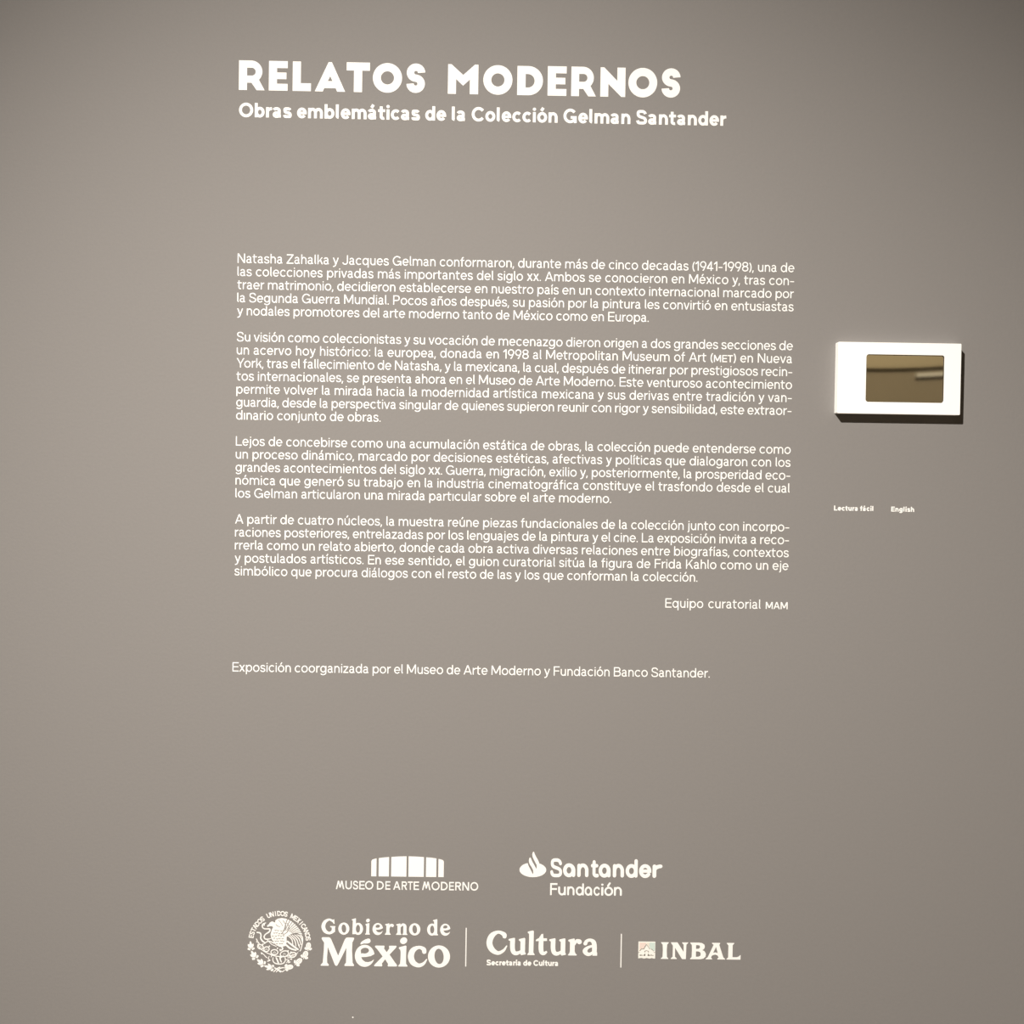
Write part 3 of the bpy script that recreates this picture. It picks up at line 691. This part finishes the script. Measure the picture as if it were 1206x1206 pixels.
def ribbon(p):
    p.brush([(505,1072,14),(560,1020,18),(600,1000,16)],3); p.brush([(545,1075,12),(600,1020,16),(660,1005,14)],3); p.brush([(500,1000,14),(560,1035,18),(610,1075,16)],3); p.brush([(590,1050,14),(640,1070,12),(672,1045,12)],3)
art(ribbon, 'ribbon', seal)

# museum logo
b = (-0.2100, 0.6440)
t = empty('museum_logo', (b[0], 0, b[1]), 'white museum logo of six upright bars under an arc above thin capitals', 'logo')
for i, (x0, x1, za, zb, rd) in enumerate([(-0.2951,-0.2822,0.7150,0.7180,-1),(-0.2775,-0.2524,0.7186,0.7214,0),(-0.2477,-0.2108,0.7218,0.7237,0),(-0.2066,-0.1694,0.7237,0.7222,0),(-0.1649,-0.1397,0.7218,0.7194,0),(-0.1354,-0.1220,0.7184,0.7156,1)]):
    p = Pen(1); z0 = 0.6750; x0 += 0.0003; x1 -= 0.0003
    s = 1000
    if rd == -1: poly = [(x0*s,z0*s),(x1*s,z0*s),(x1*s,zb*s),((x0+.004)*s,(za+.0006)*s),((x0+.0012)*s,(za-.001)*s),(x0*s,(za-.004)*s)]
    elif rd == 1: poly = [(x0*s,z0*s),(x1*s,z0*s),(x1*s,(zb-.004)*s),((x1-.0012)*s,(zb-.001)*s),((x1-.004)*s,(zb+.0006)*s),(x0*s,za*s)]
    else: poly = [(x0*s,z0*s),(x1*s,z0*s),(x1*s,zb*s)] + [((x0+(x1-x0)*.5)*s, ((za+zb)/2+.0004)*s),(x0*s,za*s)]
    p.poly(poly); solid([(p.mesh(), 1/s, 1/s, 0, 0)], 'arch_bar', M_WHITE, t, b)
def caps(ch): q, W, l, r = sans(ch, 1.65); return q, W
place([('Μ',-0.3784, -0.3584),('U',-0.3558, -0.3406),('S',-0.3378, -0.3256),('E',-0.3228, -0.3101),('O',-0.3091, -0.2895),('D',-0.2808, -0.2646),('E',-0.2607, -0.249),('A',-0.2421, -0.225),('R',-0.2219, -0.209),('T',-0.2074, -0.1953),('E',-0.1934, -0.1807),('Μ',-0.1734, -0.1532),('O',-0.1508, -0.1316),('D',-0.1285, -0.1124),('E',-0.1089, -0.0976),('R',-0.0944, -0.0802),('N',-0.0774, -0.0614),('O',-0.0584, -0.0396)], caps, 0.6434, 0.00182, t, b)

# bank foundation logo
b = (0.0900, 0.6780)
t = empty('foundation_logo', (b[0], 0, b[1]), 'white foundation logo with flame over an oval and rounded letters', 'logo')
def flame(p):
    p.poly(ell(455,495,316,173,0,48))
    p.poly([(360,330),(358,265),(366,220),(385,202),(402,215),(430,280),(480,360),(520,420),(540,480),(520,560),(440,520)])
    p.poly([(445,190),(436,140),(442,90),(460,65),(478,68),(490,110),(520,170),(570,255),(592,300),(602,335),(590,430),(545,460),(530,360)])
    p.cut([(322,312),(334,356),(360,418),(405,500),(455,600),(467,562),(460,500),(430,440),(390,380),(366,330),(357,290),(340,280)])
    p.cut([(398,190),(415,240),(445,310),(490,385),(535,470),(547,425),(540,372),(505,310),(468,252),(445,200),(438,165),(420,160)])
    p.adds = [[(x-455, 668-y) for x, y in a] for a in p.adds]; p.cuts = [[(x-455, 668-y) for x, y in a] for a in p.cuts]
p = Pen(1); flame(p)
solid([(p.mesh(), 0.0638/632, 0.0638/632, 0.0901, 0.6772)], 'flame_emblem', M_WHITE, t, b)
def rounded(wd, rnd=True):
    def f(ch):
        q, W, l, r = sans(ch, wd, rnd, True); return q, W
    return f
place([('S',0.1317,0.1599)], rounded(2.0), 0.6782, 0.00402, t, b)
place([('a',0.1621,0.1915),('n',0.1960,0.2229),('t',0.2282,0.2469),('a',0.2471,0.2757),('n',0.2810,0.3077),('d',0.3116,0.3404),('e',0.3437,0.3731),('r',0.3759,0.3952)], rounded(2.15), 0.6786, 0.00400, t, b)
place([('F',0.1320,0.1492)], rounded(1.65), 0.6345, 0.00262, t, b)
place([('u',0.1512,0.1695),('n',0.1729,0.1902),('d',0.1932,0.2125),('a',0.2145,0.2324),('c',0.2358,0.2510),('i',0.2541,0.2591),('ó',0.2614,0.2825),('n',0.2845,0.3034)], rounded(1.6), 0.6345, 0.00262, t, b)

# culture logo
b = (-0.0181, 0.4898)
t = empty('culture_logo', (b[0], 0, b[1]), 'white one-word serif logo with a tiny bold caption beneath, between the two divider bars', 'logo')
place([('C',-0.0181,0.0313),('u',0.0344,0.0760),('l',0.0798,0.0975),('t',0.0995,0.1277),('u',0.1316,0.1720),('ʀ',0.1770,0.2097),('a',0.2109,0.2469)], serif, 0.4898, 0.00202, t, b)
parts, ex = text_parts('Secretaría de Cultura', -0.0171, 0.1553, 0.4640, 0.00122, 2.5, True)
solid(parts, 'caption', M_WHITE, t, b)

# divider bars
for x, z0, z1, lab in [(-0.0668,0.4605,0.5535,'taller thin white upright bar, left of the one-word serif logo'),(0.3040,0.4620,0.5430,'shorter thin white upright bar, right of the one-word serif logo')]:
    p = Pen(1); p.poly(rect(-1.25,0,1.25,(z1-z0)*1000))
    o = solid([(p.mesh(), 1/1000, 1/1000, 0, 0)], 'divider_bar', M_WHITE); o.location = (x, 0, z0)
    o['label'] = lab; o['category'] = 'bar'; o['group'] = 'divider bars between the logos'

# fine arts logo
b = (0.3449, 0.4840)
t = empty('fine_arts_logo', (b[0], 0, b[1]), 'logo with small tinted square of a domed palace beside flared capitals', 'logo')
place([('I',0.3993,0.4178),('N',0.4231,0.4642),('B',0.4695,0.5073),('A',0.5067,0.5536),('L',0.5568,0.5906)], serif, 0.4838, 0.00200, t, b)
EP = 0.0405/610      # emblem artwork unit: 610 across
def emb(polys, name, m, parent, y0, cuts=(), strokes=()):
    p = Pen(1)
    for a in polys: p.poly([(x-205, 875-y) for x, y in a])
    for a in cuts: p.cut([(x-205, 875-y) for x, y in a])
    for a, w_ in strokes: p.path([(x-205, 875-y) for x, y in a], w_)
    return solid([(p.mesh(), EP, EP, 0.3452, 0.4845)], name, m, parent, b, y0, 0.0003)
plate = emb([[(205,265),(815,265),(815,650),(815,875),(770,878),(690,860),(620,880),(505,860),(420,880),(320,860),(205,875)]], 'emblem_plate', M_PALE, t, 0.0)
emb([[(240,290),(480,290),(480,345),(420,460),(395,515),(300,515),(270,580),(240,600)]], 'pink_panel', M_PINK, plate, -0.0003)['label'] = 'pale pink left sky panel'
emb([[(490,290),(600,290),(600,470),(530,380),(490,345)]], 'cream_panel', M_CREAM, plate, -0.0003)['label'] = 'cream middle sky panel'
emb([[(600,290),(800,290),(800,600),(750,590),(700,530),(620,510),(605,470)]], 'mint_panel', M_MINT, plate, -0.0003)['label'] = 'pale mint right sky panel'
emb([], 'palace_outline', M_LINE, plate, -0.0006, strokes=[([(250,600),(310,525),(400,525),(440,450),(490,365),(560,450),(620,535)],17),([(660,530),(700,545),(745,600)],17),([(430,640),(450,600),(500,582),(550,600),(575,640)],13),
     ([(205,648),(250,648)],9),([(755,648),(815,648)],9),([(420,600),(440,640)],20),([(570,600),(560,645)],20),([(445,690),(440,770)],22),([(560,690),(570,770)],22)])['label'] = 'grey roofline of the domed palace'
emb([rect(255,730,300,775), rect(310,735,335,775), rect(350,740,370,770), rect(395,725,450,775), rect(540,735,600,775), rect(615,730,640,775), rect(665,720,690,775), rect(710,745,745,775)], 'palace_window', M_LINE, plate, -0.0006)

# ------------------------------------------------------------------ wall box with tinted window
BX0, BX1, BZ0, BZ1, BD = 0.7885, 1.0788, 1.7915, 1.9590, 0.022
def rrect(x0, y0, x1, y1, r, n=6):
    return arcp(x1-r,y1-r,r,r,0,90,n)+arcp(x0+r,y1-r,r,r,90,180,n)+arcp(x0+r,y0+r,r,r,180,270,n)+arcp(x1-r,y0+r,r,r,270,360,n)
cx, cz = (BX0+BX1)/2, (BZ0+BZ1)/2
t = empty('wall_box', (cx, 0, cz), 'white rectangular plastic wall box with a dark bronze window, right of the paragraphs', 'wall box')
k = 1000.0
def ring_solid(outer, inner, name, m, y0, thick, bevel=0.0):
    p = Pen(1); p.poly([(x*k, y*k) for x, y in outer])
    if inner: p.cut([(x*k, y*k) for x, y in inner])
    o = solid([(p.mesh(), 1/k, 1/k, 0, 0)], name, m, t, (cx, cz), y0, thick)
    if bevel:
        o.modifiers.new('bevel', 'BEVEL'); bv = o.modifiers['bevel']; bv.width = bevel; bv.segments = 2; bv.limit_method = 'ANGLE'; bv.angle_limit = math.radians(50)
    return o
WX0, WX1, WZ0, WZ1 = 0.8552, 1.0398, 1.8192, 1.9309
ring_solid(rrect(BX0,BZ0,BX1,BZ1,0.0022,3), rrect(WX0,WZ0,WX1,WZ1,0.0062), 'housing', M_BOX, 0.0, BD, 0.0007)
ring_solid(rrect(WX0-.001,WZ0-.001,WX1+.001,WZ1+.001,0.007), None, 'window_glass', M_GLASS, -0.004, 0.0145)['label'] = 'bronze-tinted reflective window'
ring_solid(rrect(WX0+.0001,WZ0+.0001,WX1-.0001,WZ1-.0001,0.0061), rrect(WX0+.0012,WZ0+.0012,WX1-.0012,WZ1-.0012,0.0052), 'recess_shade_ring', M_RECESS_SHADE, -0.0186, 0.0012)['label'] = 'thin dark line of painted recess shade around the window'  # dark ring paints the shadowed edge of the recess

# ------------------------------------------------------------------ tiny chip in the paint
chip = mesh_obj('paint_chip', [(.0017*math.cos(a)*(1+.25*math.sin(3*a)), -.0006, .0015*math.sin(a)) for a in [i*math.pi/4 for i in range(8)]]+[(.002*math.cos(a), 0, .0018*math.sin(a)) for a in [i*math.pi/4 for i in range(8)]],
         [(7,6,5,4,3,2,1,0)] + [(i, (i+1) % 8, 8+(i+1) % 8, 8+i) for i in range(8)], M_WHITE)
chip.location = (-0.3344, 0, 0.3351); chip['label'] = 'tiny white paint chip on the wall below the round seal, near the bottom edge'; chip['category'] = 'paint chip'
